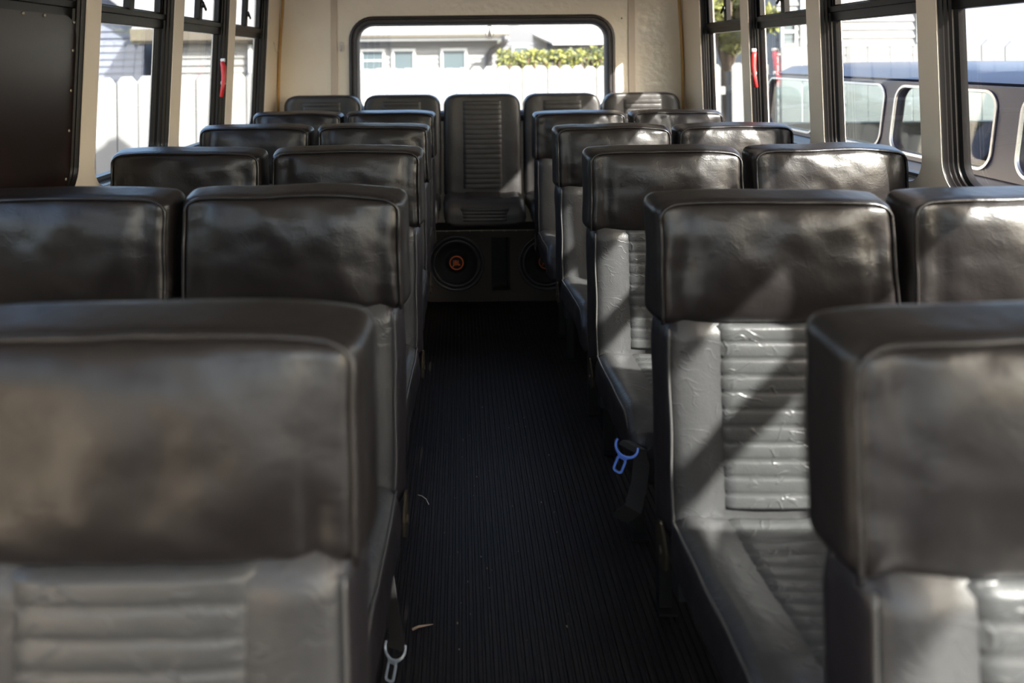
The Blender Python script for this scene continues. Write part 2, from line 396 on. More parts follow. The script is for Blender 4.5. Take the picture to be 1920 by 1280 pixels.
# trims on the back wall
def slat(name, x0, x1, y0, y1, z0, z1, m, **k):
    return tag(MB().box(x0, x1, y0, y1, z0, z1).build(name, m, **k), kind='structure')
slat('trim_1', -0.745*K, -0.710*K, YB-0.007, YB, 0.5, CEIL, 'strip', bevel=0.002)
slat('trim_2', 0.978*K, 1.018*K, YB-0.007, YB, 0.5, CEIL, 'strip', bevel=0.002)
def wavy(name, X, off):
    pts = []
    for i in range(60):
        z = 0.5 + (CEIL-0.5)*i/59
        pts.append((X(z)+off*(1+0.25*math.sin(z*9)), YB-0.006, z))
    tag(MB().tube(pts, 0.008, 6).build(name, 'wood', smooth=True), kind='structure')
wavy('trim_3', LX, 0.012); wavy('trim_4', RX, -0.012)

# outside skin below the floor: chassis keeps light out from under the bus
mb = MB(); mb.box(-1.00, 1.20, YF-0.1, YB+0.1, -0.30, -0.055)
tag(mb.build('chassis', 'bus_out'), 'pale painted underbody of the bus beneath the ribbed floor', 'chassis')

# front of the cabin, out of view: pale shapes added to bounce light onto the seats
ec = empty('bounce_block', (0.10, -0.60, 0)); tag(ec, 'added unseen pale block at the front of the bus, bouncing light onto the seats', 'bounce block')
def ecdf(p):
    t = (p.z-0.0)/0.56; return Vector((p.x*(1-0.12*t), p.y - 0.10*t*(p.y > 0), p.z - 0.06*(p.y > 0)*t))
MB().add(*rbox((0, 0, 0.28), (0.58, 0.42, 0.28), 0.06, 4, (10, 8, 6), ecdf)).build('shell', 'pale_plastic', ec, smooth=True)
MB().box(-0.18, 0.18, -0.16, 0.10, 0.555, 0.575).build('tray', 'hood', ec, bevel=0.006)
db = empty('bounce_panel', (0.10, -1.09, 0.0)); tag(db, 'added unseen low pale panel beneath the windshield, bouncing light onto the seats', 'bounce_panel')
MB().add(*rbox((0, 0, 0.20), (0.85, 0.05, 0.19), 0.03, 3, (12, 2, 4))).build('shell', 'pale_plastic', db, smooth=True)

# ------------------------------------------------------------------ seats
def cap_mesh(seed, z0=0.752, z1=0.970):
    zc = (z0+z1)/2; H = (z1-z0)/2; D = 0.0425
    def df(p):
        x, y, z = p; t = max(0, min(1, -y/0.085)); u = x/0.207; v = (z-zc)/H
        nx = x*(1-0.050*t*t); low = max(0, min(1, (zc-z)/H))
        nx *= 1 + 0.012*low
        nz = z - 0.010*abs(u)**4*max(0, v) - 0.012*t*max(0, v)**3 + 0.004*noise.noise(Vector((x*7, seed*3.1, 0)))*max(0, v)
        ny = y
        if t > 0.6:
            f = (t-0.6)/0.4
            ny -= f*(0.020*(1-min(1, abs(u))**2.4)*(1-min(1, abs(v))**3) - 0.002)
            ny += f*0.010*math.exp(-((abs(u)-0.80)/0.07)**2)*(0.55+0.45*noise.noise(Vector((u*2+seed, v*1.7, seed))))*(1-max(0, v)**6)
            ny += f*0.005*noise.noise(Vector((x*13+seed*5, z*13, seed*1.7)))
            ny += f*0.0018*noise.noise(Vector((x*26+seed*5+z*12, z*34, seed*2.7)))
            ny += f*0.005*math.exp(-((v-0.80)/0.10)**2)*noise.noise(Vector((x*16, seed, 1)))
        nx += 0.003*noise.noise(Vector((y*10, z*11, seed*4.0)))*(abs(u) > 0.8)
        ny -= 0.010*(zc+H-z)/H*0.5
        return Vector((nx, ny, nz))
    vs, fs = rbox((0, -D, zc), (0.207, D, H), 0.020, 4, (34, 7, 22), df)
    pipe = []
    e = 0.010
    path = [(-0.207+e*0.4, z0+0.004 + (H*2-0.045)*i/14) for i in range(15)]
    r = 0.030
    path += [(-0.207+e*0.4+r-r*math.cos(R(a)), z1-0.0035-r+r*math.sin(R(a))) for a in range(15, 91, 15)]
    top = [(-0.170 + 0.340*i/22, z1-0.0035) for i in range(1, 22)]
    path = path + top + [(-x, z) for x, z in reversed(path)]
    pipe = [df(Vector((x, -0.0835, z))) for x, z in path]
    pm = MB().tube(pipe, 0.0032, 6)
    # keep the piping on the corner: shift slightly outward
    return (vs, fs), pm, df
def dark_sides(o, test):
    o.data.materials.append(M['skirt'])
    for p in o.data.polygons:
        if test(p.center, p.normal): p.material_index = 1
def back_y(z): return -0.012 - 0.03*(0.97-z)/0.5
def back_mesh(top, hw, seed, round_top=None, zlow=0.40):
    zc = (zlow+top)/2; H = (top-zlow)/2
    def df(p):
        x, y, z = p; t = max(0, min(1, (-y)/0.085))
        nx = x*(1-0.07*t*t*(0.3 if round_top else 1))
        if round_top:
            rr = round_top; dz = z-(top-rr)
            if dz > 0:
                lim = hw-rr+math.sqrt(max(0, rr*rr-dz*dz)); nx *= lim/hw
            nx *= 1 - 0.012*max(0, (z-(top-0.18))/0.18)
        ny = y + back_y(z)+0.012
        if not round_top:
            ny += t*0.030*max(0, min(1, (z-0.745)/0.03)); nx *= 1-0.03*max(0, min(1, (z-0.745)/0.03))
            if t < 0.3: ny -= 0.012*max(0, min(1, (z-0.72)/0.03))
        if t > 0.6:
            f = (t-0.6)/0.4
            u = x/hw
            ny -= f*0.007*(math.exp(-((abs(u)-0.78)/0.16)**2))
            ny += f*0.003*noise.noise(Vector((x*11+seed, z*11, seed)))
        nx += 0.003*noise.noise(Vector((y*8, z*9+seed, 2.0)))*(abs(x) > hw*0.8)
        return Vector((nx, ny, z))
    return rbox((0, -0.0425, zc), (hw, 0.0425, H), 0.022, 3, (24, 5, 30), df)
def ribs_back(z0, z1, hw, pitch, seed, amp=0.0032, base=-0.085):
    n = int(round((z1-z0)/pitch)); rows = n*7; cols = 16; vs = []; fs = []
    for i in range(rows+1):
        z = z0+(z1-z0)*i/rows; ph = (i % 7)/7.0 if i < rows else 0
        pf = math.sin(math.pi*ph)**0.30 if ph > 0 else 0
        for j in range(cols+1):
            u = -1+2*j/cols; ed = (1-abs(u)**10)
            y = base - 0.0015 - amp*pf*ed - 0.004*(1-u*u) + 0.0015*noise.noise(Vector((u*3+seed, z*20, 0))) + back_y(z)+0.012
            if j in (0, cols) or i in (0, rows): y = base + 0.012 + back_y(z)+0.012
            vs.append((u*hw, y, z))
    for i in range(rows):
        for j in range(cols): a = i*(cols+1)+j; fs.append((a, a+1, a+cols+2, a+cols+1))
    return vs, fs
CU_Y0, CU_Y1 = -0.525, -0.105
def cush_df(seed, hw=0.203):
    def df(p):
        x, y, z = p; s = (CU_Y1-y)/(CU_Y1-CU_Y0)         # 0 at the back, 1 at the front lip
        u = x/hw; tp = max(0, min(1, (z-0.335)/0.12))
        nx = x*(1-0.03*s*s)*(1-0.05*tp) 
        nz = z + tp*(0.016*s - 0.010*math.exp(-((s-0.35)/0.25)**2)*(1-u*u))
        nz += tp*0.007*math.exp(-((abs(u)-0.80)/0.16)**2)
        nz -= 0.050*max(0, (s-0.78)/0.22)**2              # waterfall front
        if z < 0.385: nx *= 0.86
        nz += 0.004*tp*noise.noise(Vector((x*9+seed, y*9, seed)))
        nx += 0.006*noise.noise(Vector((y*12, z*12+seed, 3.0)))*(abs(u) > 0.8)*(1-tp*0.5)
        return Vector((nx, y, nz))
    return df
def cushion(seed, hw=0.203):
    df = cush_df(seed, hw); zc, H = 0.407, 0.046
    vs, fs = rbox((0, (CU_Y0+CU_Y1)/2, zc), (hw, (CU_Y1-CU_Y0)/2, H), 0.030, 4, (20, 24, 5), df)
    pts = []
    for x0 in (-1, 1):
        seg = []
        for i in range(26):
            y = CU_Y1-0.012 + (CU_Y0+0.016-CU_Y1+0.012)*i/25
            seg.append(df(Vector((x0*(hw-0.006), y, zc+H-0.010-(0.016*max(0, (i-21)/4)**2)))))
        pts.append(seg)
    # ribbed insert on top
    rows, cols = 11*6, 14; iv = []; jf = []
    ya, yb = CU_Y1-0.02, CU_Y0+0.075
    for i in range(rows+1):
        y = ya+(yb-ya)*i/rows; ph = (i % 6)/6.0
        pf = math.sin(math.pi*ph)**0.30 if 0 < i < rows and ph > 0 else 0
        for j in range(cols+1):
            u = -1+2*j/cols; q = df(Vector((u*0.118, y, zc+H)))
            q.z += 0.001 + 0.0035*pf*(1-abs(u)**10)
            if j in (0, cols) or i in (0, rows): q.z -= 0.010
            iv.append(tuple(q))
    for i in range(rows):
        for j in range(cols): a = i*(cols+1)+j; jf.append((a, a+1, a+cols+2, a+cols+1))
    return (vs, fs), pts, (iv, jf)

def make_seat(seed):
    root = empty('bus_seat')
    (vs, fs), pm, df = cap_mesh(seed)
    cap = MB().add(vs, fs).build('headrest_cover', 'vinyl', root, smooth=True)
    pm.build('piping', 'vinyl', cap, smooth=True)
    vs, fs = back_mesh(0.93, 0.201, seed)
    bk = MB().add(vs, fs).build('backrest', 'leather_plain', root, smooth=True)
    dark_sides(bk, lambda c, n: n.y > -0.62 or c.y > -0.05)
    vs, fs = ribs_back(0.462, 0.757, 0.112, 0.0272, seed)
    MB().add(vs, fs).build('ribbed_panel', 'leather', bk, smooth=True)
    for s in (-1, 1):
        MB().tube([(s*(0.1865+0.001*math.sin(z*40)), -0.0835+back_y(z)+0.012, z) for z in [0.44+0.31*i/20 for i in range(21)]], 0.0022, 6).build('piping', 'piping', bk, smooth=True)
    (vs, fs), pts, (iv, jf) = cushion(seed)
    cu = MB().add(vs, fs).build('cushion', 'leather_plain', root, smooth=True)
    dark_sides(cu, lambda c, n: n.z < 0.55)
    MB().add(iv, jf).build('ribbed_panel', 'leather', cu, smooth=True)
    for sg in pts: MB().tube(sg, 0.0024, 6).build('piping', 'piping', cu, smooth=True)
    # steel frame and legs
    mb = MB()
    for s in (-0.10, 0.10): mb.box(s-0.015, s+0.015, -0.44, -0.04, 0.315, 0.358)
    mb.box(-0.13, 0.13, -0.42, -0.39, 0.315, 0.35); mb.box(-0.18, 0.18, -0.12, -0.08, 0.315, 0.36)
    for s in (-0.15, 0.15): mb.box(s-0.012, s+0.012, -0.075, -0.045, 0.33, 0.60)
    mb.build('seat_frame', 'metal_dark', root)
    for s in (-0.09, 0.09):
        MB().box(s-0.014, s+0.014, -0.40, -0.37, 0.0, 0.320).box(s-0.02, s+0.02, -0.42, -0.33, 0.0, 0.006).build('leg', 'metal_dark', root)
        MB().box(s-0.014, s+0.014, -0.13, -0.10, 0.0, 0.320).box(s-0.02, s+0.02, -0.16, -0.07, 0.0, 0.006).build('leg', 'metal_dark', root)
    return root
def make_bracket(root, s):
    mb = MB(); x = s*0.200
    mb.prism([(-0.10, 0.435), (-0.075, 0.425), (-0.070, 0.395), (-0.080, 0.370), (-0.11, 0.360), (-0.135, 0.375), (-0.135, 0.40)], 0.004,
             Matrix(((0, 0, s, x), (1, 0, 0, 0), (0, 1, 0, 0), (0, 0, 0, 1))))
    mb.tube([(x+s*0.003, -0.105, 0.39), (x+s*0.008, -0.105, 0.39)], 0.008, 12)
    mb.build('hinge_bracket', 'brass', root)
RIGHT_Y = [0.755, 1.40, 2.11, 2.80, 3.53]
XS = {'right': [(0.526, 0.951)]*5, 'left': [(-0.290, -0.712), (-0.302, -0.724), (-0.305, -0.731), (-0.316, -0.742), (-0.316, -0.742)]}
LEFT_Y = [0.785, 1.50, 2.18, 2.93, 3.65]
protos = [make_seat(s) for s in (1, 2, 3, 4)]
for p in protos: index_children(p)
used = [False]*4
ordn = ['first', 'second', 'third', 'fourth', 'fifth']
LOOK = {
 ('left', 0, 'aisle'): 'large blurred black vinyl seat at the bottom left, nearest on the left of the aisle',
 ('left', 0, 'window'): 'nearest left window seat, on the wall side of the big blurred left seat',
 ('left', 1, 'aisle'): 'black padded seat beside the aisle directly behind the big blurred left seat',
 ('left', 1, 'window'): 'black padded seat at the left picture edge below the blacked-out window',
 ('left', 2, 'aisle'): 'third black aisle seat on the left, beyond two nearer left rows',
 ('left', 2, 'window'): 'third-row black seat on the left, by the window next to the black panel',
 ('left', 3, 'aisle'): 'fourth black aisle seat on the left, seen over the third row',
 ('left', 3, 'window'): 'fourth-row black seat on the left, standing against the window wall',
 ('left', 4, 'aisle'): 'last left aisle seat, in front of the rear bench',
 ('left', 4, 'window'): 'last left window seat, only its shiny top showing before the rear bench',
 ('right', 0, 'aisle'): 'blurred grey-black seat at bottom right corner, nearest on the right of the aisle',
 ('right', 0, 'window'): 'nearest right window seat, on the wall side of the blurred corner seat',
 ('right', 1, 'aisle'): 'large black aisle seat right, diagonal sun bands across its ribbed grey back and cushion',
 ('right', 1, 'window'): 'black seat at right picture edge under the window, one dark diagonal band across it',
 ('right', 2, 'aisle'): 'third right aisle seat with a sunlit diagonal on its black headrest cover',
 ('right', 2, 'window'): 'third-row right window seat with a sunlit patch across the middle of its top',
 ('right', 3, 'aisle'): 'fourth right aisle seat with narrow sunlit creased grey back',
 ('right', 3, 'window'): 'fourth-row right window seat with sunlit patch at its inner end',
 ('right', 4, 'aisle'): 'farthest right aisle seat, just before the rear bench',
 ('right', 4, 'window'): 'farthest right window seat, a thin dark top below the rear corner',
}
seats = {}
q = 0
for side, YS in (('left', LEFT_Y), ('right', RIGHT_Y)):
    for r_, Y in enumerate(YS):
        for pos, X in zip(('aisle', 'window'), XS[side][r_]):
            k = (q*7 + r_) % 4; q += 1
            if not used[k]: o = protos[k]; used[k] = True
            else: o = copy_tree(protos[k])
            o.location = (X + random.uniform(-0.003, 0.003), Y, random.uniform(-0.004, 0.004)*0); o.rotation_euler.z = R(random.uniform(-0.8, 0.8))
            tag(o, LOOK[(side, r_, pos)], 'seat', 'forward-facing double seats on both sides of the aisle')
            seats[(side, r_, pos)] = o
for (side, r_, pos), o in seats.items():
    if pos == 'aisle': make_bracket(o, 1 if side == 'left' else -1)

# rear bench: five single seats without headrest covers
def make_bench_seat():
    root = empty('bench_seat')
    vs, fs = back_mesh(1.0, 0.218, 9, round_top=0.065, zlow=0.43)
    bk = MB().add(vs, fs).build('backrest', 'bench', root, smooth=True)
    vs, fs = ribs_back(0.475, 0.965, 0.118, 0.0272, 5, amp=0.003)
    MB().add(vs, fs).build('ribbed_panel', 'bench', bk, smooth=True)
    df = cush_df(3, 0.213)
    (vs, fs), pts, (iv, jf) = cushion(5, 0.213)
    cu = MB().add([(x*1.05, y*0.84-0.01, z+0.004) for x, y, z in vs], fs).build('cushion', 'bench', root, smooth=True)
    MB().add([(x, y*0.84-0.01, z+0.004) for x, y, z in iv], jf).build('ribbed_panel', 'bench', cu, smooth=True)
    # front face of the cushion has stitched ribs too
    mb = MB(); rows = 4*6; vs2 = []; f2 = []
    for i in range(rows+1):
        z = 0.362+0.070*i/rows; ph = (i % 6)/6; pf = math.sin(math.pi*ph)**0.30 if ph > 0 else 0
        for j in range(13):
            u = -1+j/6; vs2.append((u*0.125, CU_Y0*0.84-0.0115-0.004*pf*(1-abs(u)**8)+(0.008 if i in (0, rows) or j in (0, 12) else 0), z))
    for i in range(rows):
        for j in range(12): a = i*13+j; f2.append((a, a+1, a+14, a+13))
    mb.add(vs2, f2).build('front_panel', 'bench', cu, smooth=True)
    mb = MB().box(-0.17, 0.17, -0.38, -0.05, 0.345, 0.37)
    mb.build('seat_frame', 'metal_dark', root)
    return root
bp = make_bench_seat(); index_children(bp)
BL = ['rear bench seat in the left corner beneath the beige wall', 'rear bench seat left of centre below the back window',
      'middle rear bench seat facing straight down the aisle above the speaker box', 'rear bench seat right of centre below the back window',
      'rear bench seat in the right corner beneath the shiny beige wall']
for i in range(5):
    o = bp if i == 0 else copy_tree(bp)
    o.location = (0.122*K+(i-2)*0.450*K, 4.505*K, CH*(1-K)); o.scale = (K, K, K); zl = -0.133 if i in (0, 4) else 0.2565
    for s in (-0.12, 0.12): MB().box(s-0.015, s+0.015, -0.10, -0.07, zl, 0.35).build('leg', 'metal_dark', o)
    tag(o, 'dark ribbed ' + BL[i], 'seat', 'row of five seats across the back')

# ------------------------------------------------------------------ speaker box under the bench
sb = empty('speaker_box', (0.195, 3.90, 0)); tag(sb, 'dark carpeted speaker box on the floor under the middle rear seats, two round woofers', 'speaker box')
bt = CH-0.85
# front face with two round holes and a slot is modelled as panels around recessed woofers
def face_poly():
    mb = MB(); W2 = 0.52
    holes = [(-0.221, 0.190-0.0), (0.221, 0.190)]
    # body: top, sides, back, bottom
    mb.box(-W2, W2, 0.02, 0.20, bt-0.018, bt); mb.box(-W2, W2, 0.02, 0.20, 0.0, 0.018)
    mb.box(-W2, -W2+0.018, 0.02, 0.20, 0.018, bt-0.018); mb.box(W2-0.018, W2, 0.02, 0.20, 0.018, bt-0.018)
    mb.box(-W2, W2, 0.18, 0.20, 0.018, bt-0.018)
    P = lambda u, v, d: Vector((u, d, v))
    # three bays: woofer, slot, woofer
    zc = CH-1.01; n = 48
    for cx, ua, ub in ((-0.221, -W2, -0.06), (0.221, 0.052, W2)):
        circ = [(cx+0.128*math.cos(2*math.pi*i/n), zc+0.128*math.sin(2*math.pi*i/n)) for i in range(n)]
        out = []
        for i in range(n):
            a = 2*math.pi*i/n; c, s = math.cos(a), math.sin(a)
            m_ = max(abs(c), abs(s)); c, s = c/m_, s/m_
            u = cx + (c*(ub-cx) if c > 0 else c*(cx-ua)); v = zc + (s*(bt-zc) if s > 0 else s*zc)
            out.append((u, v))
        mb.loops([[P(u, v, 0) for u, v in out], [P(u, v, 0) for u, v in circ], [P(u, v, 0.02) for u, v in circ], [P(u, v, 0.02) for u, v in out]], True)
    mb.box(-0.06, -0.048, 0, 0.02, 0, bt); mb.box(0.043, 0.052, 0, 0.02, 0, bt)
    mb.box(-0.048, 0.043, 0, 0.02, CH-0.885, bt); mb.box(-0.048, 0.043, 0, 0.02, 0, CH-1.147)
    return mb
face_poly().build('body', 'carpet', sb)
MB().box(-0.048, -0.040, 0.02, 0.16, 0.05, bt-0.02).box(0.035, 0.043, 0.02, 0.16, 0.05, bt-0.02).box(-0.048, 0.043, 0.15, 0.17, 0.05, bt-0.02).build('port', 'black', sb)
mb = MB().box(-0.40, 0.40, -0.0025, 0.004, bt-0.0005, bt+0.0025)
for i in range(14): mb.box(-0.385+i*0.057, -0.378+i*0.057, -0.006, 0.002, bt-0.003, bt+0.004)
mb.build('edge_strip', 'staple', sb)
def text_mesh(s, size, m, name, parent, mtx):
    cu = bpy.data.curves.new('t', 'FONT'); cu.body = s; cu.size = size; cu.extrude = 0.0006; cu.align_x = 'CENTER'; cu.align_y = 'CENTER'; cu.offset = size*0.018
    to = bpy.data.objects.new('t', cu); COL.objects.link(to)
    dg = bpy.context.evaluated_depsgraph_get(); me = bpy.data.meshes.new_from_object(to.evaluated_get(dg))
    bpy.data.objects.remove(to); me.transform(mtx); me.name = name; me.materials.clear(); me.materials.append(M[m])
    o = bpy.data.objects.new(name, me); COL.objects.link(o); o.parent = parent; return o
for cx in (-0.221, 0.221):
    Mx = Matrix.Translation((cx, 0, CH-1.01)) @ Matrix.Rotation(R(90), 4, 'X')      # local z -> -Y (towards the aisle)
    wo = MB().lathe([(0.127, -0.004), (0.138, 0.0), (0.139, 0.004), (0.135, 0.007), (0.126, 0.006), (0.120, -0.004)], Mx, 64, False).build('woofer', 'surround', sb, smooth=True)
    MB().lathe([(0.122, -0.006), (0.119, 0.003), (0.112, 0.009), (0.104, 0.003), (0.101, -0.006)], Mx, 64, False).build('surround', 'surround', wo, smooth=True)
    MB().lathe([(0.102, -0.006), (0.060, -0.030), (0.052, -0.030), (0.048, -0.022), (0.030, -0.014), (0.0005, -0.010)], Mx, 64, False).build('cone', 'black', wo, smooth=True)
    Ml = Mx @ Matrix.Translation((0, 0, -0.006))
    n = 48; mb = MB(); ls = []
    for rr, h in ((0.0345, -0.004), (0.0345, 0.0), (0.0305, 0.0), (0.0305, -0.004)):
        ls.append([Ml @ Vector((rr*math.cos(2*math.pi*i/n), rr*math.sin(2*math.pi*i/n), h)) for i in range(n)])
    mb.loops(ls, True); mb.build('logo_ring', 'orange', wo)
    MB().lathe([(0.0305, -0.006), (0.0305, -0.002)], Ml, 40).build('logo_disc', 'black', wo)
    text_mesh('JBL', 0.027, 'orange', 'logo_lettering', wo, Ml @ Matrix.Translation((0, -0.001, 0)) @ Matrix.Scale(1.25, 4, (0, 1, 0)))

# ------------------------------------------------------------------ small things inside
# black board in the left window
def board():
    a, b = LW[4]; P = side_P('left'); t = empty('blackout_board', P((a+b)/2, WZ0, 0.018)); loc = t.location.copy()
    tag(t, 'dark brown-black board filling the nearest left window', 'board')
    mb = MB(); lp = rrect(a+0.012, b-0.012, WZ0+0.012, CH+0.128*K, 0.06)
    mb.loops([[P(u, v, 0.018)-loc for u, v in lp], [P(u, v, 0.026)-loc for u, v in lp]]); n = len(lp); mb.f += [tuple(range(n)), tuple(range(n, 2*n))]
    mb.build('panel', 'panel', t)
    mb = MB()
    for u, v in [(b-0.03, CH+0.10), (b-0.03, CH+0.03), (b-0.03, CH-0.07), (b-0.03, CH-0.17), (b-0.035, CH-0.29), (b-0.17, CH+0.11), (b-0.26, CH+0.11), (a+0.03, CH+0.1), (a+0.03, CH-0.1)]:
        mb.lathe([(0.004, 0), (0.003, 0.002)], Matrix.Translation(P(u, v, 0.017)-loc) @ Matrix.Rotation(R(90), 4, 'Y'), 10)
    mb.build('staples', 'staple', t)
board()
# red emergency handles
def handle(side, y, z, lab):
    P = side_P(side); s = 1 if side == 'left' else -1
    base = P(y, z, 0.014); t = empty('emergency_hammer', base); tag(t, lab, 'emergency hammer', 'red emergency hammers on the window frames')
    X = Vector((s, 0, 0))
    def pt(dy, dz, dx): return X*dx + Vector((0, dy, dz))
    mb = MB()
    mb.tube([pt(0, 0.055, 0.006), pt(-0.002, 0.035, 0.012), pt(-0.004, 0.0, 0.014), pt(-0.010, -0.04, 0.012), pt(-0.018, -0.085, 0.008)], [0.008, 0.011, 0.010, 0.008, 0.0075], 10)
    mb.build('grip', 'red', t, smooth=True)
    mb = MB().tube([pt(0.006, 0.045, 0.006), pt(0.010, 0.02, 0.010), pt(0.008, -0.02, 0.008)], 0.007, 8); mb.build('bracket', 'red', t, smooth=True)
    for dy, dz in ((0.004, 0.062), (0.004, -0.03)):
        MB().tube([pt(dy, dz, 0.0), pt(dy, dz, 0.016)], 0.0075, 14).build('screw_cap', 'white_p', t)
handle('left', 3.545*K, CH-0.065*K, 'red emergency hammer on the black frame of a left-hand window')
handle('right', 3.505*K, CH-0.045*K, 'red emergency hammer on the black frame of a right-hand window')
# hooks
def hook(x, z, lab):
    t = empty('adhesive_hook', (x, YB, z)); tag(t, lab, 'hook')
    MB().prism(rrect(-0.014, 0.014, -0.028, 0.028, 0.013, 4), 0.005, Matrix.Rotation(R(90), 4, 'X')).build('plate', 'clear_p', t, smooth=False, bevel=0.001)
    MB().tube([(0, -0.006, 0.01), (0, -0.012, -0.008), (0, -0.018, -0.018), (0, -0.026, -0.015), (0, -0.028, -0.006)], 0.0035, 8).build('hook_arm', 'clear_p', t, smooth=True)
hook(-0.685*K, CH+0.075*K, 'small clear adhesive hook on the beige wall left of the back window')
t = MB().tube([(0.0, 0.0, 0.03), (0.008, 0.0, 0.012), (0.010, 0.0, -0.004), (0.018, 0.0, -0.022), (0.032, 0.0, -0.022), (0.036, 0.0, -0.008)], 0.0022, 6).build('wire_hook', 'clear_p', smooth=True)
t.location = (LX(CH+0.07)+0.004, 4.44*K, CH+0.07*K); t.rotation_euler.z = R(60)
tag(t, 'thin curled wire hook on the wall beside the amber corner seam', 'hook')
# oval sticker on the rear glass
st = empty('oval_sticker', (0.175*K, YB+0.0235, CH+0.152*K)); tag(st, 'small oval white-outlined sticker at the top of the rear glass', 'sticker')
n = 40; mb = MB(); ls = []
for rr, h in ((1, -0.0004), (1, 0.0004), (0.86, 0.0004), (0.86, -0.0004)):
    ls.append([Vector((0.024*rr*math.cos(2*math.pi*i/n), h, 0.037*rr*math.sin(2*math.pi*i/n))) for i in range(n)])
mb.loops(ls, True).build('outline', 'white_p', st)
mb = MB().prism([(-0.010, -0.026), (0.010, -0.026), (0.006, 0.0), (0.003, 0.014), (-0.003, 0.014), (-0.006, 0.0)], 0.0006, Matrix.Rotation(R(90), 4, 'X'))
mb.prism([(0.0045*math.cos(i*R(30)), 0.019+0.0045*math.sin(i*R(30))) for i in range(12)], 0.0006, Matrix.Rotation(R(90), 4, 'X'))
mb.build('emblem', 'white_p', st)

# seat belts
def tongue(name, loc, rot, m, lab, strap):
    t = empty(name, loc); t.rotation_euler = rot; tag(t, lab, 'seat belt')
    # local: x across, z along the tongue, y thickness
    T_ = Matrix.Rotation(R(90), 4, 'X')
    mb = MB()
    arc = [(0.0235*math.cos(R(a)), 0.021+0.019*math.sin(R(a))-0.010) for a in range(25, -206, -11)]
    mb.tube([(x, 0, z) for x, z in arc], [0.0020+0.0008*math.sin(math.pi*i/(len(arc)-1)) for i in range(len(arc))], 8)
    mb.prism([(-0.020, 0.004), (-0.014, -0.004), (-0.0075, -0.014), (0.0075, -0.014), (0.014, -0.004), (0.020, 0.004), (0.010, -0.006), (-0.010, -0.006)], 0.003, Matrix.Translation((0, 0.0015, 0)) @ T_)
    mb.build('tongue', m, t, smooth=False)
    mb = MB(); ls = []
    for ins, d in ((0, -0.0015), (0, 0.0015), (0.0038, 0.0015), (0.0038, -0.0015)):
        ls.append([(x, d, z) for x, z in rrect(-0.0105+ins, 0.0105-ins, -0.040+ins, -0.010-ins, 0.006-ins*0.8, 4)])
    mb.loops(ls, True).build('latch_plate', m, t)
    mb = MB(); sv = []
    for i, p in enumerate(strap):
        a = Vector(strap[max(0, i-1)]); b = Vector(strap[min(len(strap)-1, i+1)]); d = (b-a).normalized()
        nn = d.cross(Vector((1, 0, 0))).normalized()*0.0008
        for sx, sg in ((-0.018, 1), (0.018, 1), (0.018, -1), (-0.018, -1)): sv.append(Vector(p)+Vector((sx, 0, 0))+nn*sg)
    fs = [(i*4+k, i*4+(k+1) % 4, (i+1)*4+(k+1) % 4, (i+1)*4+k) for i in range(len(strap)-1) for k in range(4)] + [(3, 2, 1, 0), tuple(len(sv)-4+k for k in range(4))]
    mb.add(sv, fs).build('webbing', 'webbing', t)
    return t
tongue('seat_belt', (0.317, 1.555, CH-0.778), (R(-18), R(30), 0), 'blue_metal', 'seat belt with blue metal tongue hanging into the aisle on the right',
       [(0, 0, 0.008), (0.006, 0.002, 0.018), (0.022, 0.008, 0.024), (0.042, 0.010, 0.002), (0.056, 0.012, -0.040), (0.064, 0.016, -0.085), (0.066, 0.06, -0.115)])
tongue('seat_belt', (-0.130, 1.43, 0.122), (R(-30), R(-8), R(-35)), 'grey_metal', 'seat belt with grey metal tongue low by the nearest left seats',
       [(0, 0, 0.008), (0.0, 0.004, 0.02), (-0.020, 0.01, 0.045), (-0.055, 0.02, 0.09), (-0.10, 0.03, 0.16)])
# little things on the mat
def scrap(name, loc, pts, w_, m, lab, cat, rz=0):
    mb = MB().tube(pts, w_, 6); o = mb.build(name, m, smooth=True); o.location = loc; o.rotation_euler.z = rz; tag(o, lab, cat); return o
scrap('dry_straw', (-0.092, 1.665, 0.002), [(-0.02, -0.006, 0.0), (-0.006, 0.0, 0.002), (0.008, 0.003, 0.002), (0.024, 0.009, 0.0)], [0.0030, 0.0025, 0.002, 0.0008], 'straw', 'bit of pale dry straw on the black floor near the bottom of the aisle', 'straw')
scrap('wire_offcut', (-0.115, 2.14, 0.003), [(-0.012, 0.03, 0.0), (0.0, 0.022, 0.001), (0.012, 0.006, 0.001), (0.02, -0.018, 0.0)], 0.0014, 'clear_p', 'thin curved pale wire on the floor beside the second left aisle seat', 'wire')
mb = MB()
for i in range(90):
    x, y, s = random.uniform(-0.06, 0.28), random.uniform(1.3, 3.8), random.uniform(0.0007, 0.0018)
    mb.box(x-s, x+s, y-s*1.5, y+s*1.5, 0.0, s)
tag(mb.build('floor_crumbs', 'straw'), 'pale crumbs scattered over the ribbed rubber aisle', 'crumbs', kind='stuff')

